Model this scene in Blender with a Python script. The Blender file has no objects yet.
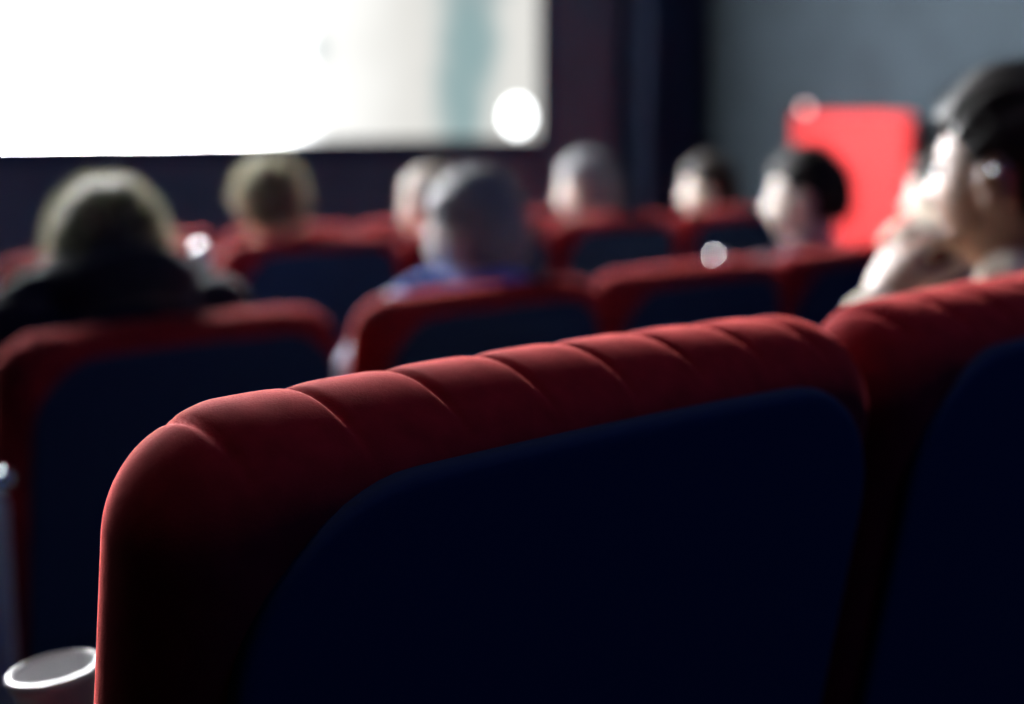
import bpy, bmesh, math, random
import numpy as np
from mathutils import Vector, Matrix, Euler

random.seed(7)
PI = math.pi
SC = bpy.context.scene
COL = SC.collection

# ------------------------------------------------------------------ helpers
def smooth01(t):
    t = max(0.0, min(1.0, t)); return t * t * (3 - 2 * t)

def tag(o, label=None, cat=None, group=None, kind=None):
    if label: o['label'] = label
    if cat: o['category'] = cat
    if group: o['group'] = group
    if kind: o['kind'] = kind
    return o

def empty(name, loc=(0, 0, 0), rz=0.0):
    o = bpy.data.objects.new(name, None)
    o.empty_display_size = 0.1
    o.location = loc
    o.rotation_euler = (0, 0, rz)
    COL.objects.link(o)
    return o

def link_mesh(name, me, mat, parent=None, smooth=True):
    o = bpy.data.objects.new(name, me)
    COL.objects.link(o)
    if mat:
        me.materials.clear()
        me.materials.append(mat)
    if smooth and len(me.polygons):
        me.polygons.foreach_set('use_smooth', [True] * len(me.polygons))
    if parent: o.parent = parent
    return o

def obj(name, bm, mat, parent=None, smooth=True):
    bmesh.ops.recalc_face_normals(bm, faces=bm.faces)
    me = bpy.data.meshes.new(name)
    bm.to_mesh(me)
    bm.free()
    return link_mesh(name, me, mat, parent, smooth)

def copy_tree(o, parent=None):
    c = o.copy()
    COL.objects.link(c)
    if parent: c.parent = parent
    for ch in list(o.children):
        copy_tree(ch, c)
    return c

def box(bm, lo, hi, bevel=0.0, seg=2):
    r = bmesh.ops.create_cube(bm, size=1.0)
    vs = r['verts']
    lo, hi = Vector(lo), Vector(hi)
    for v in vs:
        v.co = Vector(((lo[i] + hi[i]) / 2 + v.co[i] * (hi[i] - lo[i]) for i in range(3)))
    if bevel > 0:
        es = list({e for v in vs for e in v.link_edges})
        bmesh.ops.bevel(bm, geom=es, offset=bevel, segments=seg, profile=0.5, affect='EDGES')

def tube(bm, pts, radii, n=12, ref=(0, 1, 0), caps=True):
    """closed loft with round ends; each radius is r or (r_side, r_ref)"""
    P = [Vector(p) for p in pts]
    R = [(r, r) if isinstance(r, (int, float)) else r for r in radii]
    ref = Vector(ref)
    def frame(i):
        a = P[max(i - 1, 0)]; b = P[min(i + 1, len(P) - 1)]
        t = (b - a).normalized()
        s = t.cross(ref)
        if s.length < 1e-4: s = t.cross(Vector((1, 0, 0)))
        s.normalize()
        return t, s, s.cross(t).normalized()
    rings = []
    def ring(c, s, w, rs, rw):
        return [bm.verts.new(c + s * (rs * math.cos(2 * PI * k / n)) + w * (rw * math.sin(2 * PI * k / n))) for k in range(n)]
    for i in range(len(P)):
        t, s, w = frame(i)
        rs, rw = R[i]
        if caps and i == 0:
            e = min(rs, rw)
            for a in (80, 55, 28):
                a = math.radians(a)
                rings.append(ring(P[0] - t * e * math.sin(a), s, w, rs * math.cos(a), rw * math.cos(a)))
        rings.append(ring(P[i], s, w, rs, rw))
        if caps and i == len(P) - 1:
            e = min(rs, rw)
            for a in (28, 55, 80):
                a = math.radians(a)
                rings.append(ring(P[-1] + t * e * math.sin(a), s, w, rs * math.cos(a), rw * math.cos(a)))
    for a, b in zip(rings, rings[1:]):
        for k in range(n):
            bm.faces.new((a[k], a[(k + 1) % n], b[(k + 1) % n], b[k]))
    bm.faces.new(rings[0][::-1])
    bm.faces.new(rings[-1])

def lathe(bm, prof, c=(0, 0, 0), n=32, close=False):
    c = Vector(c)
    rings = [[bm.verts.new(c + Vector((r * math.cos(2 * PI * k / n), r * math.sin(2 * PI * k / n), z))) for k in range(n)] for r, z in prof]
    for a, b in zip(rings, rings[1:]):
        for k in range(n):
            bm.faces.new((a[k], a[(k + 1) % n], b[(k + 1) % n], b[k]))
    if close:
        for k in range(n):
            a, b = rings[-1], rings[0]
            bm.faces.new((a[k], a[(k + 1) % n], b[(k + 1) % n], b[k]))
    else:
        bm.faces.new(rings[0][::-1]); bm.faces.new(rings[-1])

def fuse(bm, voxel, smooth=6, factor=0.5):
    """union of the overlapping closed shapes in bm as one continuous surface"""
    bmesh.ops.recalc_face_normals(bm, faces=bm.faces)
    me = bpy.data.meshes.new('tmp')
    bm.to_mesh(me); bm.free()
    o = bpy.data.objects.new('tmp', me)
    COL.objects.link(o)
    m = o.modifiers.new('r', 'REMESH'); m.mode = 'VOXEL'; m.voxel_size = voxel; m.adaptivity = 0.0
    s = o.modifiers.new('s', 'SMOOTH'); s.iterations = smooth; s.factor = factor
    dg = bpy.context.evaluated_depsgraph_get()
    dg.update()
    out = bpy.data.meshes.new_from_object(o.evaluated_get(dg))
    bpy.data.objects.remove(o)
    bpy.data.meshes.remove(me)
    return out

# ------------------------------------------------------------------ materials
def material(name, base, rough=0.6, metal=0.0, sheen=0.0, sheen_tint=(1, 1, 1), sheen_rough=0.4, spec=0.5,
             noise=None, bump=None, sss=0.0, trans=0.0):
    m = bpy.data.materials.new(name)
    m.use_nodes = True
    nt = m.node_tree
    b = nt.nodes['Principled BSDF']
    b.inputs['Base Color'].default_value = (*base, 1)
    b.inputs['Roughness'].default_value = rough
    b.inputs['Metallic'].default_value = metal
    b.inputs['Specular IOR Level'].default_value = spec
    b.inputs['Sheen Weight'].default_value = sheen
    b.inputs['Sheen Tint'].default_value = (*sheen_tint, 1)
    b.inputs['Sheen Roughness'].default_value = sheen_rough
    if sss:
        b.inputs['Subsurface Weight'].default_value = sss
        b.inputs['Subsurface Radius'].default_value = (0.012, 0.004, 0.002)
    if trans: b.inputs['Transmission Weight'].default_value = trans
    tc = nt.nodes.new('ShaderNodeTexCoord')
    if noise:
        sc_, amt = noise
        n = nt.nodes.new('ShaderNodeTexNoise'); n.inputs['Scale'].default_value = sc_; n.inputs['Detail'].default_value = 4
        nt.links.new(tc.outputs['Object'], n.inputs['Vector'])
        r = nt.nodes.new('ShaderNodeValToRGB')
        r.color_ramp.elements[0].position = 0.3; r.color_ramp.elements[1].position = 0.7
        r.color_ramp.elements[0].color = (*[c * (1 - amt) for c in base], 1)
        r.color_ramp.elements[1].color = (*[min(1, c * (1 + amt)) for c in base], 1)
        nt.links.new(n.outputs['Fac'], r.inputs['Fac'])
        nt.links.new(r.outputs['Color'], b.inputs['Base Color'])
    if bump:
        sc_, st, dist = bump
        n2 = nt.nodes.new('ShaderNodeTexNoise'); n2.inputs['Scale'].default_value = sc_; n2.inputs['Detail'].default_value = 6
        nt.links.new(tc.outputs['Object'], n2.inputs['Vector'])
        bp = nt.nodes.new('ShaderNodeBump'); bp.inputs['Strength'].default_value = st; bp.inputs['Distance'].default_value = dist
        nt.links.new(n2.outputs['Fac'], bp.inputs['Height'])
        nt.links.new(bp.outputs['Normal'], b.inputs['Normal'])
    return m

M = {}
M['velvet'] = material('red_velvet', (0.22, 0.012, 0.017), 0.9, sheen=1.0, sheen_tint=(1, 0.17, 0.16), sheen_rough=0.24, spec=0.04,
                       noise=(60, 0.18), bump=(900, 0.35, 0.0008))
M['shell'] = material('black_plastic_shell', (0.014, 0.028, 0.066), 0.75, spec=0.12, bump=(300, 0.15, 0.001))
M['pad'] = material('charcoal_seat_fabric', (0.005, 0.004, 0.006), 0.95, noise=(80, 0.3), bump=(500, 0.3, 0.001), spec=0.0)  # near black so unseen seat fronts throw little bounce light
M['metal'] = material('dark_powder_coated_metal', (0.02, 0.02, 0.025), 0.5, metal=0.6)
M['grey_metal'] = material('grey_metal_panel', (0.35, 0.38, 0.42), 0.45, metal=0.4)
M['chrome'] = material('chrome', (0.8, 0.82, 0.85), 0.18, metal=1.0)
M['armrest'] = material('black_armrest_plastic', (0.02, 0.02, 0.024), 0.35)
M['carpet'] = material('dark_carpet', (0.004, 0.004, 0.007), 0.95, noise=(40, 0.4), bump=(250, 0.5, 0.004), spec=0.0)
M['front_wall'] = material('dark_purple_grey_wall_cloth', (0.27, 0.30, 0.38), 0.95, noise=(3, 0.1), spec=0.1)
M['side_wall'] = material('blue_grey_acoustic_cloth', (0.053, 0.070, 0.085), 0.95, noise=(2.5, 0.12), bump=(200, 0.2, 0.002), spec=0.1)
M['ceiling'] = material('black_ceiling', (0.004, 0.004, 0.006), 0.95, noise=(3, 0.2), spec=0.0)
M['masking'] = material('black_masking_velour', (0.07, 0.10, 0.20), 0.9, sheen=0.1, noise=(20, 0.2))
M['red_panel'] = material('bright_red_upholstery', (0.86, 0.045, 0.048), 0.7, sheen=0.2, noise=(8, 0.06), spec=0.3)
M['skin_light'] = material('light_skin', (0.66, 0.54, 0.45), 0.5, sss=0.2, noise=(30, 0.06))
M['skin_tan'] = material('tan_skin', (0.32, 0.175, 0.12), 0.5, sss=0.2, noise=(30, 0.06))
M['eye'] = material('eye', (0.75, 0.75, 0.72), 0.15, noise=(5, 0.05))
M['paper'] = material('white_paper', (0.82, 0.83, 0.83), 0.7, noise=(15, 0.05), bump=(30, 0.3, 0.01))
M['lid'] = material('white_plastic_lid', (0.9, 0.9, 0.88), 0.35, noise=(15, 0.03))
M['bottle'] = material('dark_bottle_plastic', (0.02, 0.02, 0.03), 0.4, noise=(20, 0.1))
M['shoe'] = material('dark_shoe_leather', (0.03, 0.025, 0.02), 0.4, noise=(40, 0.2))
M['trousers'] = material('dark_trousers', (0.008, 0.009, 0.014), 0.95, noise=(80, 0.3), spec=0.05)

def cloth(name, c):
    return material(name, c, 0.9, sheen=0.25, noise=(70, 0.15), bump=(60, 0.3, 0.004), spec=0.2)

def hair_mat(name, c, trans=0.08):
    m = material(name, c, 0.5, sheen=0.0, noise=(120, 0.3), spec=0.18)
    nt = m.node_tree
    b = nt.nodes['Principled BSDF']
    tr = nt.nodes.new('ShaderNodeBsdfTranslucent')
    tr.inputs['Color'].default_value = (*[min(1, x * 1.6) for x in c], 1)
    mx = nt.nodes.new('ShaderNodeMixShader'); mx.inputs['Fac'].default_value = trans
    nt.links.new(b.outputs['BSDF'], mx.inputs[1]); nt.links.new(tr.outputs['BSDF'], mx.inputs[2])
    nt.links.new(mx.outputs['Shader'], nt.nodes['Material Output'].inputs['Surface'])
    return m

# ------------------------------------------------------------------ camera
F_PX = 50 / 36 * 1024
cam = bpy.data.cameras.new('camera')
camo = bpy.data.objects.new('camera', cam)
COL.objects.link(camo)
CZ = 1.133
camo.location = (0, 0, CZ)
camo.rotation_euler = Euler((PI / 2 - math.atan((352 - 120) / F_PX), 0, math.radians(-43)), 'XYZ')
cam.lens = 50
cam.sensor_width = 36
cam.clip_start = 0.02
cam.dof.use_dof = True
cam.dof.focus_distance = 0.68
cam.dof.aperture_fstop = 3.2
SC.camera = camo

# ------------------------------------------------------------------ the room
XR, YF, XL, YB, ZC = 10.7, 9.0, -4.0, -3.0, 6.4
ROW = [dict(y=0.557, z=0.0), dict(y=1.82, z=-0.155), dict(y=3.02, z=-0.167), dict(y=4.25, z=-0.25)]

bm = bmesh.new()
prof = [(YB, 0.14), (0.12, 0.14), (0.12, 0.0), (1.44, 0.0), (1.44, -0.155), (2.64, -0.155), (2.64, -0.167), (3.87, -0.167), (3.87, -0.25), (5.2, -0.25), (5.2, -0.3), (YF, -0.3)]
vs = []
for x in (XL, XR):
    vs.append([bm.verts.new((x, y, z)) for y, z in prof] + [bm.verts.new((x, YF, -0.6)), bm.verts.new((x, YB, -0.6))])
n = len(vs[0])
for k in range(n):
    bm.faces.new((vs[0][k], vs[0][(k + 1) % n], vs[1][(k + 1) % n], vs[1][k]))
bm.faces.new(vs[0]); bm.faces.new(vs[1][::-1])
tag(obj('floor', bm, M['carpet'], smooth=False), kind='structure')

def wall(name, lo, hi, mat):
    b = bmesh.new(); box(b, lo, hi)
    return tag(obj(name, b, mat, smooth=False), kind='structure')
wall('wall_front', (XL - .2, YF, -0.6), (XR + .2, YF + .2, ZC), M['front_wall'])
wall('wall_right', (XR, YB, -0.6), (XR + .2, YF, ZC), M['side_wall'])
wall('wall_left', (XL - .2, YB, -0.6), (XL, YF, ZC), M['ceiling'])
wall('wall_back', (XL - .2, YB - .2, -0.6), (XR + .2, YB, ZC), M['ceiling'])
wall('ceiling', (XL - .2, YB - .2, ZC), (XR + .2, YF + .2, ZC + .2), M['ceiling'])

# folded black masking curtain in the front right corner
bm = bmesh.new()
N = 120
front, back = [], []
for k in range(N + 1):
    x = 9.75 + (10.62 - 9.75) * k / N
    y = 8.80 + 0.05 * math.sin(k / N * 2 * PI * 7) + 0.015 * math.sin(k / N * 2 * PI * 17)
    front.append((x, y)); back.append((x, y + 0.03))
rows = []
for z in np.linspace(-0.28, ZC - 0.1, 8):
    rows.append([bm.verts.new((x, y, z)) for x, y in front + back[::-1]])
L = len(rows[0])
for a, b in zip(rows, rows[1:]):
    for k in range(L):
        bm.faces.new((a[k], a[(k + 1) % L], b[(k + 1) % L], b[k]))
bm.faces.new(rows[0][::-1]); bm.faces.new(rows[-1])
cur = obj('masking_curtain', bm, M['masking'])
tag(cur, 'black pleated masking curtain hanging in the corner right of the screen', 'curtain')

# ------------------------------------------------------------------ the screen
SX0, SX1, SZ0, SZ1 = -2.4, 8.65, 0.985, 6.0
def screen_material():
    m = bpy.data.materials.new('projected_film')
    m.use_nodes = True
    nt = m.node_tree
    for nd in list(nt.nodes): nt.nodes.remove(nd)
    out = nt.nodes.new('ShaderNodeOutputMaterial')
    em = nt.nodes.new('ShaderNodeEmission')
    tc = nt.nodes.new('ShaderNodeTexCoord')
    nz = nt.nodes.new('ShaderNodeTexNoise'); nz.inputs['Scale'].default_value = 2.2; nz.inputs['Detail'].default_value = 3
    nt.links.new(tc.outputs['Object'], nz.inputs['Vector'])
    sub = nt.nodes.new('ShaderNodeVectorMath'); sub.operation = 'SUBTRACT'; sub.inputs[1].default_value = (0.5, 0.5, 0.5)
    nt.links.new(nz.outputs['Color'], sub.inputs[0])
    scl = nt.nodes.new('ShaderNodeVectorMath'); scl.operation = 'SCALE'; scl.inputs['Scale'].default_value = 0.35
    nt.links.new(sub.outputs[0], scl.inputs[0])
    add = nt.nodes.new('ShaderNodeVectorMath'); add.operation = 'ADD'
    nt.links.new(tc.outputs['Object'], add.inputs[0]); nt.links.new(scl.outputs[0], add.inputs[1])
    P = add.outputs[0]
    PO = tc.outputs['Object']
    def blob(c, r, src=P, soft=0.35):
        s = nt.nodes.new('ShaderNodeVectorMath'); s.operation = 'SUBTRACT'; s.inputs[1].default_value = (c[0], 0, c[1])
        nt.links.new(src, s.inputs[0])
        d = nt.nodes.new('ShaderNodeVectorMath'); d.operation = 'MULTIPLY'; d.inputs[1].default_value = (1 / r[0], 0, 1 / r[1])
        nt.links.new(s.outputs[0], d.inputs[0])
        l = nt.nodes.new('ShaderNodeVectorMath'); l.operation = 'LENGTH'
        nt.links.new(d.outputs[0], l.inputs[0])
        mr = nt.nodes.new('ShaderNodeMapRange'); mr.interpolation_type = 'SMOOTHSTEP'
        mr.inputs['From Min'].default_value = 1 + soft; mr.inputs['From Max'].default_value = 1 - soft
        nt.links.new(l.outputs['Value'], mr.inputs['Value'])
        return mr.outputs['Result']
    def mix(a, b, f):
        x = nt.nodes.new('ShaderNodeMix'); x.data_type = 'RGBA'
        if isinstance(a, tuple): x.inputs['A'].default_value = a
        else: nt.links.new(a, x.inputs['A'])
        x.inputs['B'].default_value = b
        nt.links.new(f, x.inputs['Factor'])
        return x.outputs['Result']
    # bright left of the picture, pale grey right part
    sep = nt.nodes.new('ShaderNodeSeparateXYZ'); nt.links.new(P, sep.inputs[0])
    mr = nt.nodes.new('ShaderNodeMapRange'); mr.interpolation_type = 'SMOOTHSTEP'
    mr.inputs['From Min'].default_value = 5.0 ; mr.inputs['From Max'].default_value = 6.4
    nt.links.new(sep.outputs['X'], mr.inputs['Value'])
    W = FILM_W
    c = mix((W * 0.98, W, W * 1.02, 1), (1.15, 1.15, 1.12, 1), mr.outputs['Result'])
    m3 = nt.nodes.new('ShaderNodeMapRange'); m3.interpolation_type = 'SMOOTHSTEP'
    m3.inputs['From Min'].default_value = 2.6; m3.inputs['From Max'].default_value = 0.8
    nt.links.new(sep.outputs['X'], m3.inputs['Value'])
    c = mix(c, (0.9, 1.0, 1.2, 1), m3.outputs['Result'])  # unseen left end of the film dimmed so seat sides catch less light
    m2 = nt.nodes.new('ShaderNodeMapRange'); m2.interpolation_type = 'SMOOTHSTEP'
    m2.inputs['From Min'].default_value = 6.2; m2.inputs['From Max'].default_value = 7.4
    nt.links.new(sep.outputs['X'], m2.inputs['Value'])
    c = mix(c, (0.80, 0.79, 0.75, 1), m2.outputs['Result'])
    teal = (0.30, 0.43, 0.44, 1)
    c = mix(c, teal, blob((7.85, 1.85), (0.30, 0.55), soft=0.6))
    c = mix(c, teal, blob((7.75, 1.25), (0.22, 0.55), soft=0.7))
    c = mix(c, (0.32, 0.42, 0.43, 1), blob((7.95, 2.6), (0.45, 0.5), soft=0.5))
    c = mix(c, (0.05, 0.2, 0.24, 1), blob((5.3, 1.97), (0.05, 0.09), src=PO, soft=0.5))
    c = mix(c, (0.6, 0.65, 0.66, 1), blob((5.9, 1.80), (0.06, 0.07), src=PO, soft=0.6))
    c = mix(c, (0.7, 0.75, 0.75, 1), blob((6.37, 1.66), (0.09, 0.11), src=PO, soft=0.6))
    c = mix(c, (0.02, 0.12, 0.22, 1), blob((5.38, 0.90), (0.07, 0.10), src=PO, soft=0.4))
    c = mix(c, (6, 6.2, 6.2, 1), blob((8.40, 1.16), (0.15, 0.14), src=PO, soft=0.15))
    nt.links.new(c, em.inputs['Color'])
    nt.links.new(em.outputs[0], out.inputs['Surface'])
    return m
FILM_W = 60.0
scr = empty('cinema_screen', ((SX0 + SX1) / 2, YF - 0.02, SZ0))
tag(scr, 'large bright cinema screen showing a washed-out white film on the front wall', 'screen')
bm = bmesh.new()
# curvature-free tensioned sheet with rounded-over edges; object origin at the world origin so the picture is laid out in metres
box(bm, (SX0, YF - 0.06, SZ0), (SX1, YF - 0.04, SZ1))
sheet = obj('projection_surface', bm, screen_material(), scr, smooth=False)
sheet.matrix_parent_inverse = Matrix.Translation(-Vector(scr.location))
bm = bmesh.new()
for lo, hi in (((SX0 - .12, SZ0 - .12), (SX1 + .12, SZ0)), ((SX0 - .12, SZ1), (SX1 + .12, SZ1 + .12)),
               ((SX0 - .12, SZ0), (SX0, SZ1)), ((SX1, SZ0), (SX1 + .12, SZ1))):
    box(bm, (lo[0], YF - 0.07, lo[1]), (hi[0], YF - 0.002, hi[1]))
fr = obj('screen_frame', bm, M['masking'], scr, smooth=False)
fr.matrix_parent_inverse = Matrix.Translation(-Vector(scr.location))

# ------------------------------------------------------------------ the red partition by the side wall
pt = empty('padded_partition', (10.42, 7.02, -0.3))
tag(pt, 'bright red upholstered partition standing against the grey side wall', 'partition')
bm = bmesh.new()
box(bm, (-0.07, -0.66, 0.06), (0.07, 0.50, 1.485), bevel=0.045, seg=5)
obj('padded_panel', bm, M['red_panel'], pt)
bm = bmesh.new()
box(bm, (-0.05, -0.64, 0.0), (0.05, 0.48, 0.07), bevel=0.006)
obj('plinth', bm, M['metal'], pt)
lamp = empty('corner_lamp', (10.42, 7.44, 1.186))
tag(lamp, 'small round pinkish white lamp on the far top corner of the red partition', 'lamp')
bm = bmesh.new(); lathe(bm, [(0.02, 0), (0.035, 0), (0.035, 0.012), (0.02, 0.018)])
obj('lamp_base', bm, M['metal'], lamp)
gm = bpy.data.materials.new('lamp_glow'); gm.use_nodes = True
gb = gm.node_tree.nodes['Principled BSDF']
gb.inputs['Base Color'].default_value = (0.9, 0.7, 0.68, 1)
gb.inputs['Emission Color'].default_value = (1, 0.62, 0.6, 1); gb.inputs['Emission Strength'].default_value = 2.0
bm = bmesh.new(); bmesh.ops.create_uvsphere(bm, u_segments=20, v_segments=12, radius=0.035, matrix=Matrix.Translation((0, 0, 0.045)))
obj('bulb', bm, gm, lamp)

# ------------------------------------------------------------------ theatre seat
SEAT_W, Z0, Z1, LEAN = 0.545, 0.40, 1.006, math.radians(10)
def rrect(a, zb, zt, r, nt_, nc, ns):
    """rounded rectangle outline (x, s, top flag), fixed sample count"""
    r = max(r, 0.004)
    r = min(r, a - 0.002, (zt - zb) / 2 - 0.002)
    pts = []
    for k in range(nt_): pts.append((-a + r + (2 * a - 2 * r) * k / nt_, zt))
    for k in range(nc):
        t = PI / 2 - PI / 2 * k / nc; pts.append((a - r + r * math.cos(t), zt - r + r * math.sin(t)))
    for k in range(ns): pts.append((a, zt - r - (zt - zb - 2 * r) * k / ns))
    for k in range(nc):
        t = -PI / 2 * k / nc; pts.append((a - r + r * math.cos(t), zb + r + r * math.sin(t)))
    for k in range(ns): pts.append((a - r - (2 * a - 2 * r) * k / ns, zb))
    for k in range(nc):
        t = -PI / 2 - PI / 2 * k / nc; pts.append((-a + r + r * math.cos(t), zb + r + r * math.sin(t)))
    for k in range(ns): pts.append((-a, zb + r + (zt - zb - 2 * r) * k / ns))
    for k in range(nc):
        t = PI - PI / 2 * k / nc; pts.append((-a + r + r * math.cos(t), zt - r + r * math.sin(t)))
    return pts

def lean(p):
    """seat-back plane (x, depth, s) to seat space; the top ridge sits over y = 0"""
    x, d, s = p
    h = Z1 - s
    return Vector((x, d * math.cos(LEAN) + h * math.sin(LEAN), Z1 - 0.0 - h * math.cos(LEAN) + d * math.sin(LEAN)))

def backrest_mesh(nt_, nc, ns, nphi):
    T = 0.055
    bm = bmesh.new()
    A = SEAT_W / 2
    R = 0.062
    H0, H1 = Z0, Z1
    spec = []                                  # (inset_x, inset_top, inset_bottom, depth, puff weight)
    spec.append((0.058, 0.054, 0.08, -T + 0.012, 0.0))
    spec.append((0.054, 0.050, 0.075, -T + 0.002, 0.0))
    spec.append((0.048, 0.045, 0.07, -T - 0.001, 0.0))
    for k in range(nphi + 1):
        ph = -PI / 2 + PI * k / nphi
        i = 0.042 * (1 - math.cos(ph))
        spec.append((i, i, i, T * math.sin(ph), smooth01((math.degrees(ph) + 62) / 50)))
    spec.append((0.10, 0.10, 0.10, T + 0.006, 0.8))
    spec.append((0.15, 0.16, 0.16, T + 0.010, 0.5))
    spec.append((0.22, 0.24, 0.24, T + 0.006, 0.2))
    P = 0.0617
    rings = []
    for ix, it, ib, d, w in spec:
        rr = max(R - ix * 0.75, 0.02)
        pts = rrect(A - ix, H0 + ib, H1 - it, rr, nt_, nc, ns)
        ring = []
        for j, (x, s) in enumerate(pts):
            # channel tufting along the top: narrow stitched valleys between soft rolls
            dt = 0.0
            u = (x + A - 0.040) / P
            f = u - math.floor(u)
            e = min(f, 1 - f) * P
            g = 0.0034 * math.exp(-(e / 0.003) ** 2) + 0.0014 * math.exp(-(e / 0.011) ** 2)
            # the seam leans sideways as it runs over the back
            top = max(0.0, min(1.0, (s - (H1 - 0.16)) / 0.06))
            dt = g * w * top
            # soft crown over the width
            crown = 0.006 * (x / A) ** 2 * max(0.0, min(1, (s - (H1 - 0.25)) / 0.2))
            cx, cs = x, s
            # displacement toward the roll centre
            k = min(1.0, abs(d) / T)
            nx, nd = 0.0, (1 if d < 0 else -1) * k
            nsn = -math.sqrt(max(0, 1 - k * k))
            cd = d + nd * dt
            cs = s + nsn * dt - crown
            ring.append(bm.verts.new(lean((cx, cd, cs))))
        rings.append(ring)
    n = len(rings[0])
    for a, b in zip(rings, rings[1:]):
        for k in range(n):
            bm.faces.new((a[k], a[(k + 1) % n], b[(k + 1) % n], b[k]))
    for ring in (rings[0][::-1], rings[-1]):
        c = Vector((0, 0, 0))
        for v in ring: c += v.co
        cv = bm.verts.new(c / n)
        for k in range(n): bm.faces.new((ring[k], ring[(k + 1) % n], cv))
    return bm

def panel_mesh(nt_=60, nc=14, ns=20):
    T = 0.055
    bm = bmesh.new()
    A = SEAT_W / 2
    rings = []
    for ins, d in ((0.0, -T + 0.011), (-0.003, -T + 0.001), (-0.002, -T - 0.004), (0.002, -T - 0.0065), (0.008, -T - 0.007), (0.05, -T - 0.010), (0.12, -T - 0.012)):
        pts = rrect(A - 0.030 - ins, Z0 + 0.07 + ins, Z1 - 0.027 - ins, max(0.095 - ins * 0.8, 0.02), nt_, nc, ns)
        rings.append([bm.verts.new(lean((x, d, s - 0.006 * (x / A) ** 2 * max(0.0, min(1, (s - (Z1 - 0.25)) / 0.2))))) for x, s in pts])
    n = len(rings[0])
    for a, b in zip(rings, rings[1:]):
        for k in range(n):
            bm.faces.new((a[k], a[(k + 1) % n], b[(k + 1) % n], b[k]))
    for ring in (rings[0][::-1], rings[-1]):
        c = Vector((0, 0, 0))
        for v in ring: c += v.co
        cv = bm.verts.new(c / n)
        for k in range(n): bm.faces.new((ring[k], ring[(k + 1) % n], cv))
    return bm

def bounce_pad_mesh(nt_=40, nc=10, ns=16):
    T = 0.055
    bm = bmesh.new()
    A = SEAT_W / 2
    rings = []
    for ins, d in ((0.0, 0.036), (-0.001, 0.046), (0.003, 0.053), (0.010, 0.058), (0.022, T + 0.008), (0.045, T + 0.016), (0.09, T + 0.018), (0.15, T + 0.018)):
        pts = rrect(A - 0.028 - ins, Z0 + 0.03 + ins, Z1 - 0.030 - ins, max(0.045 - ins * 0.8, 0.02), nt_, nc, ns)
        rings.append([bm.verts.new(lean((x, d, s))) for x, s in pts])
    n = len(rings[0])
    for a, b in zip(rings, rings[1:]):
        for k in range(n):
            bm.faces.new((a[k], a[(k + 1) % n], b[(k + 1) % n], b[k]))
    for ring in (rings[0][::-1], rings[-1]):
        c = Vector((0, 0, 0))
        for v in ring: c += v.co
        cv = bm.verts.new(c / n)
        for k in range(n): bm.faces.new((ring[k], ring[(k + 1) % n], cv))
    return bm

def armrest_into(seat, x):
    bm = bmesh.new()
    box(bm, (x - 0.034, 0.19, 0.585), (x + 0.034, 0.50, 0.625), bevel=0.016, seg=4)
    a = obj('armrest', bm, M['armrest'], seat)
    bm = bmesh.new()
    lathe(bm, [(0.026, 0.0), (0.040, 0.0), (0.0415, 0.004), (0.0385, 0.006), (0.028, 0.003)], c=(x, 0.44, 0.6255), n=28)
    obj('cup_holder', bm, M['chrome'], a)
    bm = bmesh.new()
    box(bm, (x - 0.014, 0.21, 0.10), (x + 0.014, 0.40, 0.587), bevel=0.006)
    box(bm, (x - 0.03, 0.19, 0.0), (x + 0.03, 0.46, 0.10), bevel=0.012, seg=3)
    obj('support_panel', bm, M['metal'], seat)

def build_seat(hi, up):
    s = empty('theatre_seat')
    if hi: bm = backrest_mesh(420, 40, 30, 22)
    else: bm = backrest_mesh(120, 14, 12, 10)
    obj('backrest', bm, M['velvet'], s)
    obj('back_panel', panel_mesh(), M['shell'], s)
    obj('front_pad', bounce_pad_mesh(), M['pad'], s)  # dark pad added on the unseen front to stop red bounce light
    bm = bmesh.new()
    if up: box(bm, (-0.235, 0.21, 0.37), (0.235, 0.32, 0.80), bevel=0.045, seg=5)
    else: box(bm, (-0.235, 0.20, 0.30), (0.235, 0.64, 0.41), bevel=0.045, seg=5)
    obj('seat_cushion', bm, M['pad'], s)
    bm = bmesh.new()
    tube(bm, [(-0.235, 0.22, 0.36), (0.235, 0.22, 0.36)], [0.018, 0.018], ref=(0, 0, 1))
    obj('hinge_bar', bm, M['metal'], s)
    armrest_into(s, -0.285)
    return s

protos = {}
def seat(hi, up, x, row, label, last=False, group=None):
    key = (hi, up)
    if key not in protos:
        protos[key] = s = build_seat(hi, up)
    else:
        s = copy_tree(protos[key])
    s.location = (x, ROW[row]['y'], ROW[row]['z'])
    s['label'] = label; s['category'] = 'seat'
    s['group'] = group or 'red cinema seats in rows'
    return s

front_seat = seat(True, False, 0.562, 0, 'red velvet cinema seat with channel-stitched top rail, sharp in the centre foreground')
seat(True, False, 1.111, 0, 'red velvet cinema seat directly right of the sharp foreground seat, below the near head')
seat(True, False, 1.660, 0, 'red velvet cinema seat under the person with dark pinned-up hair')
XR2 = [1.04, 1.64, 2.19, 2.742, 3.295]
L2 = ['red cinema seat with dark back behind the dark silhouetted person on the left',
      'blurred red cinema seat behind the person in pale blue, just beyond the foreground seat',
      'empty red cinema seat between the person in pale blue and the dark-haired maroon-top person',
      'red cinema seat of the short dark-haired person in profile before the red partition',
      'red cinema seat at the right of the second row holding the person in cream']
for i, (x, l) in enumerate(zip(XR2, L2)):
    seat(False, i == 2, x, 1, l)
XR3 = [1.56, 2.126, 2.69, 3.255, 3.82]
L3 = ['empty red cinema seat half hidden behind the dark silhouetted person on the left',
      'red cinema seat of the person with glowing hair below the screen',
      'red cinema seat just behind the head of the person in pale blue',
      'red cinema seat of the grey-haired person right of the screen',
      'red cinema seat of the pink-faced person in the third row, near the dark corner']
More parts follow.
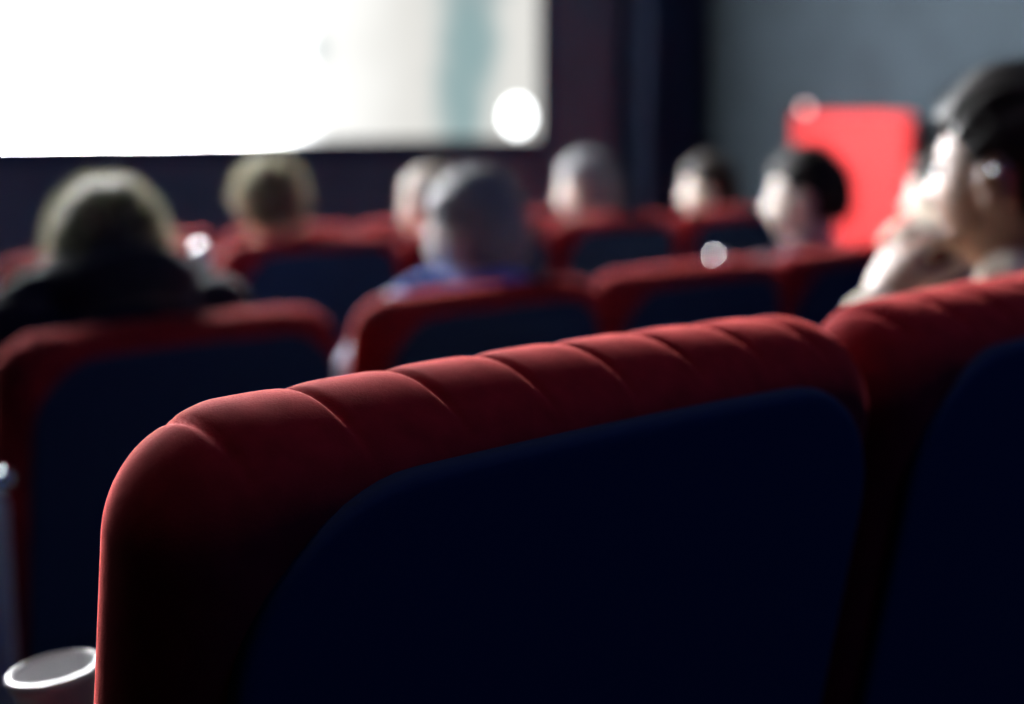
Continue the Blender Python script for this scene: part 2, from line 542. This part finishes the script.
for i, (x, l) in enumerate(zip(XR3, L3)):
    seat(False, i == 0, x, 2, l)
XR4 = [2.32, 2.89, 3.46, 4.03]
L4 = ['far row red cinema seat glimpsed right of the silhouetted head',
      'far row red cinema seat right of the person with glowing hair',
      'far row red cinema seat behind the person in pale blue',
      'far row red cinema seat beyond the grey-haired person']
for i, (x, l) in enumerate(zip(XR4, L4)):
    seat(False, True, x, 3, l)

# swing-out cup ring with a pale bracket on the foreground seat
bm = bmesh.new()
tube(bm, [(-0.262, 0.243, 0.615), (-0.245, 0.243, 0.655), (-0.242, 0.243, 0.70)], [(0.008, 0.004)] * 3, n=10, ref=(0, 1, 0))
ringp = [(-0.205 + 0.034 * math.cos(2 * PI * k / 32), 0.243 + 0.034 * math.sin(2 * PI * k / 32), 0.70) for k in range(33)]
tube(bm, ringp, [0.0045] * 33, n=8, ref=(0, 0, 1))
tube(bm, [(-0.170, 0.243, 0.745), (-0.160, 0.243, 0.70), (-0.158, 0.243, 0.64)], [(0.006, 0.003)] * 3, n=10, ref=(0, 1, 0))
tube(bm, [(-0.170, 0.243, 0.70), (-0.158, 0.243, 0.69)], [0.004] * 2, n=8, ref=(0, 0, 1))
obj('cup_bracket', bm, M['grey_metal'], front_seat)

# metal end panel at the aisle end of the second row
ep = empty('row_end_panel', (0.705, 1.70, ROW[1]['z']))
tag(ep, 'grey metal end panel with round chrome bolt at the aisle end of the second row', 'panel')
bm = bmesh.new(); box(bm, (-0.018, 0.0, 0.0), (0.018, 0.10, 0.822), bevel=0.012, seg=3)
obj('side_plate', bm, M['grey_metal'], ep)
bm = bmesh.new()
bmesh.ops.create_uvsphere(bm, u_segments=20, v_segments=12, radius=0.016, matrix=Matrix.Translation((0.016, 0.02, 0.838)))
obj('bolt', bm, M['chrome'], ep)

# ------------------------------------------------------------------ people
def head_point(d, grow=0.0):
    x, y, z = d
    a, b, c = 0.075, 0.096, 0.117
    p = Vector((x * a, y * b, z * c))
    t = max(0.0, -z)
    p.x *= 1 - 0.26 * t ** 1.6
    if p.y < 0: p.y *= 1 - 0.42 * t ** 1.5
    else: p.y *= 0.95 + 0.05 * t
    if y > 0:
        g = lambda cx, cz, sx, sz: math.exp(-((p.x - cx) / sx) ** 2 - ((p.z - cz) / sz) ** 2)
        p.y += 0.021 * g(0, -0.030, 0.0125, 0.014) + 0.011 * g(0, -0.010, 0.010, 0.022)
        p.y += 0.004 * (g(-0.03, 0.024, 0.02, 0.008) + g(0.03, 0.024, 0.02, 0.008))
        p.y -= 0.009 * (g(-0.031, 0.006, 0.015, 0.010) + g(0.031, 0.006, 0.015, 0.010))
        p.y += 0.005 * (g(0, -0.058, 0.02, 0.005) + g(0, -0.069, 0.017, 0.005))
        p.y -= 0.003 * g(0, -0.0635, 0.02, 0.0022)
        p.y += 0.008 * g(0, -0.100, 0.022, 0.016)
    if grow: p += Vector((x, y, z)).normalized() * grow
    return p

def add_head(bm, H):
    b2 = bmesh.new()
    bmesh.ops.create_icosphere(b2, subdivisions=5, radius=1.0)
    vm = {}
    for v in b2.verts: vm[v.index] = bm.verts.new(H @ head_point(v.co.normalized()))
    for f in b2.faces: bm.faces.new([vm[v.index] for v in f.verts])
    b2.free()
    for s in (-1, 1):                                      # ears: helix rim, bowl and lobe
        pts = []
        for k in range(13):
            t = math.radians(-120 + 300 * k / 12)
            pts.append(H @ Vector((s * (0.076 + 0.010 + 0.004 * math.sin(t)), -0.010 - 0.016 * math.cos(t), -0.004 + 0.029 * math.sin(t))))
        tube(bm, pts, [0.0055] * len(pts), n=8, ref=(H.to_3x3() @ Vector((1, 0, 0))))
        tube(bm, [H @ Vector((s * 0.070, 0.004, -0.004)), H @ Vector((s * 0.080, -0.010, -0.003)), H @ Vector((s * 0.083, -0.014, 0.004))], [(0.012, 0.024), (0.011, 0.025), (0.008, 0.020)], n=12, ref=(H.to_3x3() @ Vector((0, 0, 1))))
        tube(bm, [H @ Vector((s * 0.078, 0.000, -0.022)), H @ Vector((s * 0.081, -0.002, -0.033))], [0.007, 0.006], n=8)

def hair_mask(style, d):
    """1 inside the hair region of the scalp"""
    x, y, z = d
    line = 0.42 if y > 0.55 else (0.42 - (0.55 - y) * 0.85)          # hairline drops from the forehead to the nape
    if style == 'short': nape = -0.42
    elif style == 'up': nape = -0.36
    else: nape = -0.75
    line = max(line, nape)
    if abs(x) > 0.75 and -0.35 < y < 0.3: line = max(line, 0.12)     # clear of the ears
    if style == 'long' and y < 0.25: line = min(line, -0.55)
    return smooth01((z - line) / 0.10 + 0.5)

def hair_mesh(style, H, thick, fuzz, seed, only_strands=False):
    rnd = random.Random(seed)
    bm = bmesh.new()
    b2 = bmesh.new()
    bmesh.ops.create_icosphere(b2, subdivisions=5, radius=1.0)
    vm = {}
    seeds = []
    for v in b2.verts:
        d = v.co.normalized()
        mk = hair_mask(style, d)
        lump = 0.004 * math.sin(d.x * 9 + seed) * math.sin(d.z * 8) + 0.003 * math.sin(d.x * 25 + d.y * 11)
        g = mk * (thick + lump) - (1 - mk) * 0.014
        p = head_point(d, g)
        vm[v.index] = bm.verts.new(H @ p)
        if mk > 0.9: seeds.append((p, Vector(d)))
    for f in b2.faces: bm.faces.new([vm[v.index] for v in f.verts])
    b2.free()
    if style == 'up':
        c = H @ Vector((0, -0.115, 0.045))
        bmesh.ops.create_icosphere(bm, subdivisions=3, radius=0.042, matrix=Matrix.Translation(c))
    if style == 'long':
        R3 = H.to_3x3()
        for k in range(17):
            a = math.radians(-105 + 210 * k / 16)
            r = (0.083 + thick * 0.6, 0.082)
            p0 = Vector((r[0] * math.sin(a), -r[1] * math.cos(a) - 0.005, 0.02))
            pts = [H @ p0, H @ (p0 + Vector((0.006 * math.sin(a), -0.006, -0.07))), H @ (p0 + Vector((0.016 * math.sin(a), -0.014, -0.15))), H @ (p0 + Vector((0.018 * math.sin(a), -0.016, -0.22 - 0.015 * rnd.random())))]
            tube(bm, pts, [0.020, 0.021, 0.019, 0.009], n=8, ref=(0, 1, 0))
    me = fuse(bm, 0.006, 3)
    bm = bmesh.new()
    bm.from_mesh(me); bpy.data.meshes.remove(me)
    # flyaway strands standing off the surface
    src = [v for v in bm.verts]
    src = [(v.co.copy(), v.normal.copy()) for v in src]
    if only_strands:
        bm.free(); bm = bmesh.new()
    up = H.to_3x3() @ Vector((0, 0, 1))
    for k in range(fuzz):
        co, nr = src[rnd.randrange(len(src))]
        loc = H.inverted() @ co
        if loc.length < 0.07 or (loc.y > 0.06 and loc.z < 0.05): continue
        if nr.length < 0.5: continue
        t = (Vector((rnd.gauss(0, 1), rnd.gauss(0, 1), rnd.gauss(-0.6, 1)))).normalized()
        t = (t - nr * t.dot(nr))
        L = rnd.uniform(0.014, 0.034)
        p0 = co - nr * 0.002
        p1 = co + nr * L * 0.45 + t * L * 0.3
        p2 = co + nr * L * 0.62 + t * L * 0.9 - up * L * 0.15
        w = 0.00045
        s1 = nr.cross(t).normalized() * w
        q = nr * w
        rr = []
        for p, f in ((p0, 1), (p1, 0.8), (p2, 0.25)):
            rr.append([bm.verts.new(p + s1 * f), bm.verts.new(p - s1 * f), bm.verts.new(p + q * f)])
        for a, b in zip(rr, rr[1:]):
            for j in range(3): bm.faces.new((a[j], a[(j + 1) % 3], b[(j + 1) % 3], b[j]))
    return bm

def add_hand(bm, wrist, fdir, palm_n, side, curl, grip=False):
    """side = +1 when the thumb leaves toward +X of the hand frame"""
    y = Vector(fdir).normalized()
    z = -Vector(palm_n); z = (z - y * z.dot(y)).normalized()
    x = y.cross(z)
    w = Vector(wrist)
    T = lambda a, b, c: w + x * a + y * b + z * c
    tube(bm, [T(0, -0.03, 0), T(0, 0.005, 0), T(0, 0.045, 0), T(0, 0.082, -0.002)], [(0.024, 0.020), (0.029, 0.017), (0.039, 0.015), (0.040, 0.012)], n=16, ref=z)
    for i, (bx, L, r) in enumerate(((0.033, 0.070, 0.0078), (0.011, 0.079, 0.0082), (-0.012, 0.074, 0.0079), (-0.034, 0.058, 0.0070))):
        bx *= side
        fan = bx * 2.6
        p = Vector((bx, 0.082 - abs(bx) * 0.25, 0))
        ang = 0.0
        pts = [T(*p)]
        for seg, fr in ((0.45, 0.35), (0.30, 1.0), (0.25, 0.8)):
            ang += curl * fr
            p = p + Vector((math.sin(fan) * L * seg, math.cos(ang) * L * seg, -math.sin(ang) * L * seg))
            pts.append(T(*p))
        tube(bm, pts, [r * 1.05, r, r * 0.93, r * 0.8], n=10, ref=z)
    s = side
    pts = [T(s * 0.022, 0.018, -0.004), T(s * 0.046, 0.042, -0.012), T(s * 0.056, 0.070, -0.020 - (0.012 if grip else 0)), T(s * 0.056, 0.093, -0.024 - (0.024 if grip else 0))]
    tube(bm, pts, [0.015, 0.0115, 0.0098, 0.0082], n=10, ref=z)

def chain(bm, pts, radii, n=16, ref=(0, 1, 0)):
    tube(bm, pts, radii, n, ref)

def make_person(label, loc, dx=0.0, fwd=-0.12, roll=0.0, drop=0.0, scale=1.0, head_yaw=0.0, head_pitch=0.0, skin='skin_light',
                hair='short', hair_mat_=None, thick=0.012, fuzz=1600, top=None, pose='rest', collar=None, seed=1, hold=None, shrug=0.0, bulk=1.0, earring=False, sleeve='long'):
    """seated figure; origin on the floor under the seat back's top edge, facing +Y"""
    root = empty('person', loc)
    tag(root, label, 'person')
    hip = Vector((dx * 0.3, 0.36, 0.50))
    U = Matrix.Translation(hip) @ Matrix.Rotation(-fwd, 4, 'X') @ Matrix.Rotation(roll, 4, 'Y') @ Matrix.Translation(-hip + Vector((dx * 0.7, 0, -drop)))
    UV = lambda *p: U @ Vector(p)
    # torso chain
    tor = [(0, 0.35, 0.50), (0, 0.315, 0.60), (0, 0.285, 0.70), (0, 0.262, 0.80), (0, 0.245, 0.875 + shrug * 0.8), (0, 0.24, 0.925 + shrug), (0, 0.238, 0.955 + shrug * 1.2)]
    trad = [(0.165, 0.115), (0.150, 0.108), (0.148, 0.105), (0.160, 0.110), (0.168, 0.100), (0.140, 0.078), (0.085, 0.060)]
    tpts = [Vector(tor[0]) + Vector((dx * 0.3, 0, 0))] + [UV(*p) for p in tor[1:]]
    neck = [UV(0, 0.238, 0.92), UV(0, 0.243, 0.975), UV(0, 0.256, 1.035)]
    hc = UV(0, 0.275, 1.085)
    H = Matrix.Translation(hc) @ Matrix.Rotation(head_yaw, 4, 'Z') @ Matrix.Rotation(-head_pitch, 4, 'X')
    arms = {}
    for s in (-1, 1):
        sh = UV(s * 0.172, 0.245, 0.905 + shrug)
        if pose == 'rest':
            el = Vector((dx * 0.15 + s * 0.228, 0.25, 0.70)); wr = Vector((s * 0.240, 0.46, 0.682))
            fd, pn = (0, 1, -0.12), (0, 0, -1)
        elif pose == 'lap':
            el = Vector((dx * 0.8 + s * 0.25, 0.34, 0.67)); wr = Vector((dx * 0.5 + s * 0.10, 0.56, 0.645))
            fd, pn = (-s * 0.5, 1, -0.25), (0, 0, -1)
        cu = 0.45
        if hold and s in hold:
            el, wr, fd, pn, cu = hold[s]
            el, wr = Vector(el), Vector(wr)
        arms[s] = (sh, el, wr, Vector(fd), Vector(pn), cu)
    legs = {}
    for s in (-1, 1):
        legs[s] = [Vector((s * 0.09 + dx * 0.3, 0.36, 0.50)), Vector((s * 0.105, 0.58, 0.53)), Vector((s * 0.115, 0.80, 0.50)), Vector((s * 0.115, 0.815, 0.30)), Vector((s * 0.115, 0.80, 0.085))]
    # ---- body: one continuous skin
    bm = bmesh.new()
    chain(bm, tpts, trad)
    chain(bm, neck, [(0.056, 0.058), (0.052, 0.055), (0.053, 0.056)])
    add_head(bm, H)
    for s in (-1, 1):
        sh, el, wr, fd, pn, cu = arms[s]
        chain(bm, [sh, sh.lerp(el, 0.35), el], [0.052, 0.047, 0.037], ref=(1, 0.3, 0))
        chain(bm, [el, el.lerp(wr, 0.35), wr], [0.038, 0.039, 0.026], ref=(0, 0, 1))
        add_hand(bm, wr, fd, pn, -s, cu, grip=cu > 0.8)
        chain(bm, legs[s], [0.085, 0.078, 0.058, 0.055, 0.038], ref=(1, 0, 0))
        a = legs[s][-1]
        chain(bm, [a + Vector((0, -0.03, -0.035)), a + Vector((0, 0.06, -0.045)), a + Vector((0, 0.15, -0.060))], [(0.033, 0.040), (0.038, 0.032), (0.036, 0.020)], ref=(0, 0, 1))
    body = link_mesh('body', fuse(bm, 0.006, 4), M[skin], root)
    # ---- clothes
    bm = bmesh.new()
    chain(bm, tpts[:6] + [UV(0, 0.239, 0.945 + shrug * 1.2)], [(a + 0.014, b + 0.014) for a, b in trad[:6]] + [(0.095, 0.072)])
    for s in (-1, 1):
        sh, el, wr, fd, pn, cu = arms[s]
        chain(bm, [sh, sh.lerp(el, 0.35), el], [0.066, 0.062, 0.053], ref=(1, 0.3, 0))
        if sleeve == 'long':
            chain(bm, [el, el.lerp(wr, 0.4), el.lerp(wr, 0.9)], [0.054, 0.051, 0.042], ref=(0, 0, 1))
    shirt = link_mesh('top', fuse(bm, 0.010, 5), top, root)
    bm = bmesh.new()
    for s in (-1, 1):
        chain(bm, legs[s], [0.105, 0.094, 0.074, 0.068, 0.056], ref=(1, 0, 0))
    chain(bm, [Vector((dx * 0.3, 0.33, 0.49)), Vector((dx * 0.3, 0.345, 0.575))], [(0.178, 0.122), (0.170, 0.124)])
    link_mesh('trousers', fuse(bm, 0.012, 5), M['trousers'], root)
    for s in (-1, 1):
        a = legs[s][-1]
        bm = bmesh.new()
        chain(bm, [a + Vector((0, -0.035, -0.035)), a + Vector((0, 0.07, -0.042)), a + Vector((0, 0.16, -0.052))], [(0.042, 0.046), (0.048, 0.041), (0.044, 0.030)], ref=(0, 0, 1))
        box(bm, a + Vector((-0.045, -0.075, -0.085)), a + Vector((0.045, 0.195, -0.062)), bevel=0.010, seg=2)
        link_mesh('shoe', fuse(bm, 0.008, 3), M['shoe'], root)
    # ---- hair, eyes
    obj('hair', hair_mesh(hair, H, thick, fuzz if hair_mat_ is not H_shade else 0, seed), hair_mat_, root)
    if hair_mat_ is H_shade:
        fl = obj('flyaway_hair', hair_mesh(hair, H, thick, fuzz, seed, True), H_rim, root)
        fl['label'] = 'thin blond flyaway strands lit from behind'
    for s in (-1, 1):
        bm = bmesh.new()
        bmesh.ops.create_uvsphere(bm, u_segments=16, v_segments=10, radius=0.0115, matrix=Matrix.Translation(H @ Vector((s * 0.031, 0.0735, 0.006))))
        obj('eye', bm, M['eye'], root)
    if collar:
        bm = bmesh.new()
        N = 28
        pts = []
        for k in range(N):
            a = 2 * PI * k / N
            pts.append(UV(0.082 * math.cos(a), 0.242 + 0.075 * math.sin(a), 0.955 + shrug * 1.2 + 0.008 * math.sin(3 * a) - 0.02 * math.sin(a)))
        tube(bm, pts + [pts[0]], [0.030 * bulk] * (N + 1), n=12, ref=(0, 0, 1))
        tube(bm, [UV(-0.08, 0.27, 0.945 + shrug), UV(-0.13, 0.25, 0.94 + shrug), UV(-0.185, 0.245, 0.915 + shrug)], [(0.055, 0.034), (0.058, 0.036), (0.05, 0.036)], n=12)
        sc_ = link_mesh('scarf', fuse(bm, 0.008, 4), collar, root)
        if collar is C_blue: sc_['label'] = 'bright blue scarf'
    if earring:
        bm = bmesh.new()
        bmesh.ops.create_uvsphere(bm, u_segments=14, v_segments=10, radius=0.006, matrix=Matrix.Translation(H @ Vector((-0.0935, -0.014, 0.010))))
        obj('earring', bm, M['chrome'], root)
    root.scale = (scale,) * 3
    return root, U

H_shade = hair_mat('dark_blond_hair', (0.02, 0.015, 0.012))  # blond hair with the shade of its unlit back in the colour
H_rim = hair_mat('backlit_blond_strands', (0.66, 0.62, 0.50), 0.6)  # strands of the same hair, coloured pale as its rim light
H_brown = hair_mat('dark_brown_hair', (0.028, 0.018, 0.014))
H_dark = hair_mat('near_black_hair', (0.016, 0.012, 0.012))
H_pale = hair_mat('pale_hair', (0.5, 0.44, 0.34))
H_grey = hair_mat('grey_hair', (0.22, 0.235, 0.26))
C_dark = cloth('black_jacket_cloth', (0.012, 0.013, 0.022))
C_lilac = cloth('pale_lilac_cloth', (0.62, 0.64, 0.85))
C_blue = cloth('bright_blue_cloth', (0.05, 0.20, 0.72))
C_maroon = cloth('maroon_cloth', (0.12, 0.02, 0.05))
C_cream = cloth('cream_knit', (0.62, 0.56, 0.46))
C_red = cloth('salmon_red_cloth', (0.62, 0.12, 0.10))
C_char = cloth('charcoal_cloth', (0.03, 0.03, 0.04))
C_ros = cloth('red_cloth', (0.5, 0.06, 0.06))

def at_row(r, x): return (x, ROW[r]['y'], ROW[r]['z'])
make_person('person in cream top with dark pinned-up hair and an earring, close at the right edge', at_row(0, 1.660), dx=-0.08, fwd=0.02, drop=0.02,
            hold={-1: ((-0.36, 0.28, 0.76), (-0.205, 0.37, 0.915), (0.6, 0.0, 0.7), (0.7, -0.3, -0.6), 0.9)}, head_yaw=0.15, skin='skin_tan', hair='up', hair_mat_=H_dark, thick=0.018, fuzz=900, top=C_cream, pose='rest', seed=3, earring=True)
C_dark2 = C_dark
make_person('person in black seen from behind as a dark silhouette with glowing blond hair edge, left', at_row(1, 1.04), head_yaw=-0.35,
            hair='short', hair_mat_=H_shade, thick=0.012, fuzz=2400, top=C_dark, pose='lap', shrug=0.09, bulk=1.45, hold={1: ((0.26, 0.24, 0.70), (0.285, 0.36, 0.872), (0, 0.35, 1), (0, 1, -0.3), 1.0)}, collar=C_dark2, seed=5)
make_person('person in pale lilac top and bright blue scarf, head turned left beneath the screen corner', at_row(1, 1.64), dx=0.17, roll=0.05, head_yaw=0.25,
            hair='short', hair_mat_=H_grey, thick=0.016, fuzz=1600, top=C_lilac, pose='rest', shrug=0.03, collar=C_blue, seed=6)
make_person('person in maroon with short dark hair, profile left in front of the red partition', at_row(1, 2.75), dx=0.15, drop=-0.03, head_yaw=0.35,
            hair='short', hair_mat_=H_dark, thick=0.012, fuzz=1200, top=C_maroon, pose='rest', hold={-1: ((-0.23, 0.30, 0.69), (-0.085, 0.345, 0.80), (0.1, 0, 1), (1, 0, 0), 1.0)}, seed=8)
make_person('person in cream jumper, mostly hidden behind the near head at the right', at_row(1, 3.32), dx=0.12, roll=0.12, shrug=0.05, drop=-0.02, head_yaw=0.2,
            hair='short', hair_mat_=H_brown, thick=0.014, fuzz=800, top=C_cream, pose='lap', seed=9)
make_person('person in salmon red with glowing blond hair, seen from behind below the screen', at_row(2, 2.126), dx=0.0, head_yaw=-0.3, 
            hair='short', hair_mat_=H_shade, thick=0.014, fuzz=6000, top=C_red, pose='rest', seed=11)
make_person('person with a lit pale face just left of the person wearing the blue scarf', at_row(2, 2.69), drop=0.03, head_yaw=0.3,
            hair='short', hair_mat_=H_pale, thick=0.012, fuzz=1000, top=C_ros, pose='rest', seed=12)
make_person('person with grey hair in a dark top, seated right of the screen edge', at_row(2, 3.255), dx=0.12, head_yaw=0.3,
            hair='short', hair_mat_=H_grey, thick=0.014, fuzz=1500, top=C_char, pose='rest', seed=13)
make_person('person with brown hair and a pinkish lit face, seated by the dark corner', at_row(2, 3.82), dx=0.21, drop=0.02, head_yaw=0.4,
            hair='short', hair_mat_=H_brown, thick=0.013, fuzz=1200, top=C_char, pose='rest', seed=14)

# ------------------------------------------------------------------ things
def bottle(mat, loc, label):
    r = empty('drink_bottle', loc)
    tag(r, label, 'bottle', 'bottles held in the audience')
    bm = bmesh.new(); lathe(bm, [(0.024, 0), (0.027, 0.004), (0.027, 0.09), (0.024, 0.108), (0.014, 0.128), (0.011, 0.136)], n=32)
    obj('bottle_body', bm, mat, r)
    bm = bmesh.new(); lathe(bm, [(0.0135, 0.134), (0.0160, 0.136), (0.0165, 0.150), (0.0145, 0.159), (0.010, 0.164), (0.003, 0.166)], n=32)
    obj('cap', bm, M['chrome'], r)
    return r
bottle(M['bottle'], (1.04 + 0.285, 1.82 + 0.415, -0.155 + 0.905), 'slim dark bottle with shiny cap held by the silhouetted person in black on the left')
bottle(M['bottle'], (2.742 - 0.040, 1.82 + 0.345, -0.155 + 0.810), 'slim dark bottle with shiny cap held by the dark-haired person in maroon')

# open paper cup held in a ring beside the foreground seat's left armrest
cup = empty('drink_cup', (0.382, 0.81, 0.672))
cup.scale = (0.8, 0.8, 0.86)
cup.rotation_euler = (math.radians(-4), math.radians(-6), 0)
tag(cup, 'open white paper cup beside the foreground seat, low at the left edge of the seat', 'cup')
bm = bmesh.new(); lathe(bm, [(0.020, 0), (0.022, 0.0), (0.033, 0.135), (0.0355, 0.137), (0.0355, 0.141), (0.033, 0.142), (0.031, 0.139), (0.020, 0.006)], n=40)
obj('cup_wall', bm, M['paper'], cup)
bm = bmesh.new(); lathe(bm, [(0.0335, 0.132), (0.0365, 0.134), (0.0375, 0.138), (0.0365, 0.142), (0.0335, 0.143)], n=40, close=True)
obj('rolled_rim', bm, M['lid'], cup)

# ------------------------------------------------------------------ lights
w = bpy.data.worlds.new('dim_air'); SC.world = w
w.use_nodes = True
w.node_tree.nodes['Background'].inputs['Color'].default_value = (0.25, 0.4, 1.0, 1)
w.node_tree.nodes['Background'].inputs['Strength'].default_value = 0.0

def added_spot(loc, label, aim, energy, color, size, blend=0.6, radius=0.08):  # spot lamp in a can, added out of view for its light
    r = empty('ceiling_spotlight', loc)
    tag(r, label, 'lamp', 'ceiling spotlights')
    bm = bmesh.new(); lathe(bm, [(0.03, 0.22), (0.08, 0.2), (0.09, 0.03), (0.095, 0.0), (0.085, 0.0), (0.08, 0.06)], n=24)
    o = obj('lamp_can', bm, M['metal'], r)
    d = bpy.data.lights.new('spot', 'SPOT'); d.energy = energy; d.color = color; d.spot_size = math.radians(size); d.spot_blend = blend; d.shadow_soft_size = radius
    l = bpy.data.objects.new('spot', d); COL.objects.link(l); l.parent = r
    v = Vector(aim) - Vector(loc)
    r.rotation_euler = (-v).to_track_quat('Z', 'Y').to_euler()
    return r
added_spot((9.0, 7.0, ZC - 0.3), 'spotlight on the ceiling aimed at the red partition', (10.35, 6.95, 0.45), 800, (1, 0.9, 0.85), 13, blend=0.9)  # added to brighten the red partition
bt = empty('booth_window', (2.0, YB + 0.02, 2.9))  # blue glowing panel, added out of view to lift the blacks
tag(bt, 'dim blue-lit projection booth window high on the back wall', 'window')
bm = bmesh.new(); box(bm, (-0.9, 0.0, -0.35), (0.9, 0.03, 0.35), bevel=0.008)
obj('window_frame', bm, M['metal'], bt)
gp = bpy.data.materials.new('blue_lit_glass'); gp.use_nodes = True
gq = gp.node_tree.nodes['Principled BSDF']
gq.inputs['Base Color'].default_value = (0.02, 0.03, 0.06, 1); gq.inputs['Emission Color'].default_value = (0.03, 0.2, 1, 1); gq.inputs['Emission Strength'].default_value = 8.0
bm = bmesh.new(); box(bm, (-0.82, 0.031, -0.28), (0.82, 0.036, 0.28))
obj('pane', bm, gp, bt)

added_spot((0.9, 0.75, ZC - 0.3), 'dim ceiling downlight above the foreground seats', (0.85, 0.62, 0.9), 115, (0.95, 0.8, 0.95), 30, blend=1.0, radius=0.4)  # added to carry a soft gradient over the seat roll
SC.view_settings.view_transform = 'Standard'
SC.view_settings.look = 'None'
SC.view_settings.exposure = 0.0
SC.view_settings.gamma = 1.0
SC.view_settings.use_curve_mapping = False
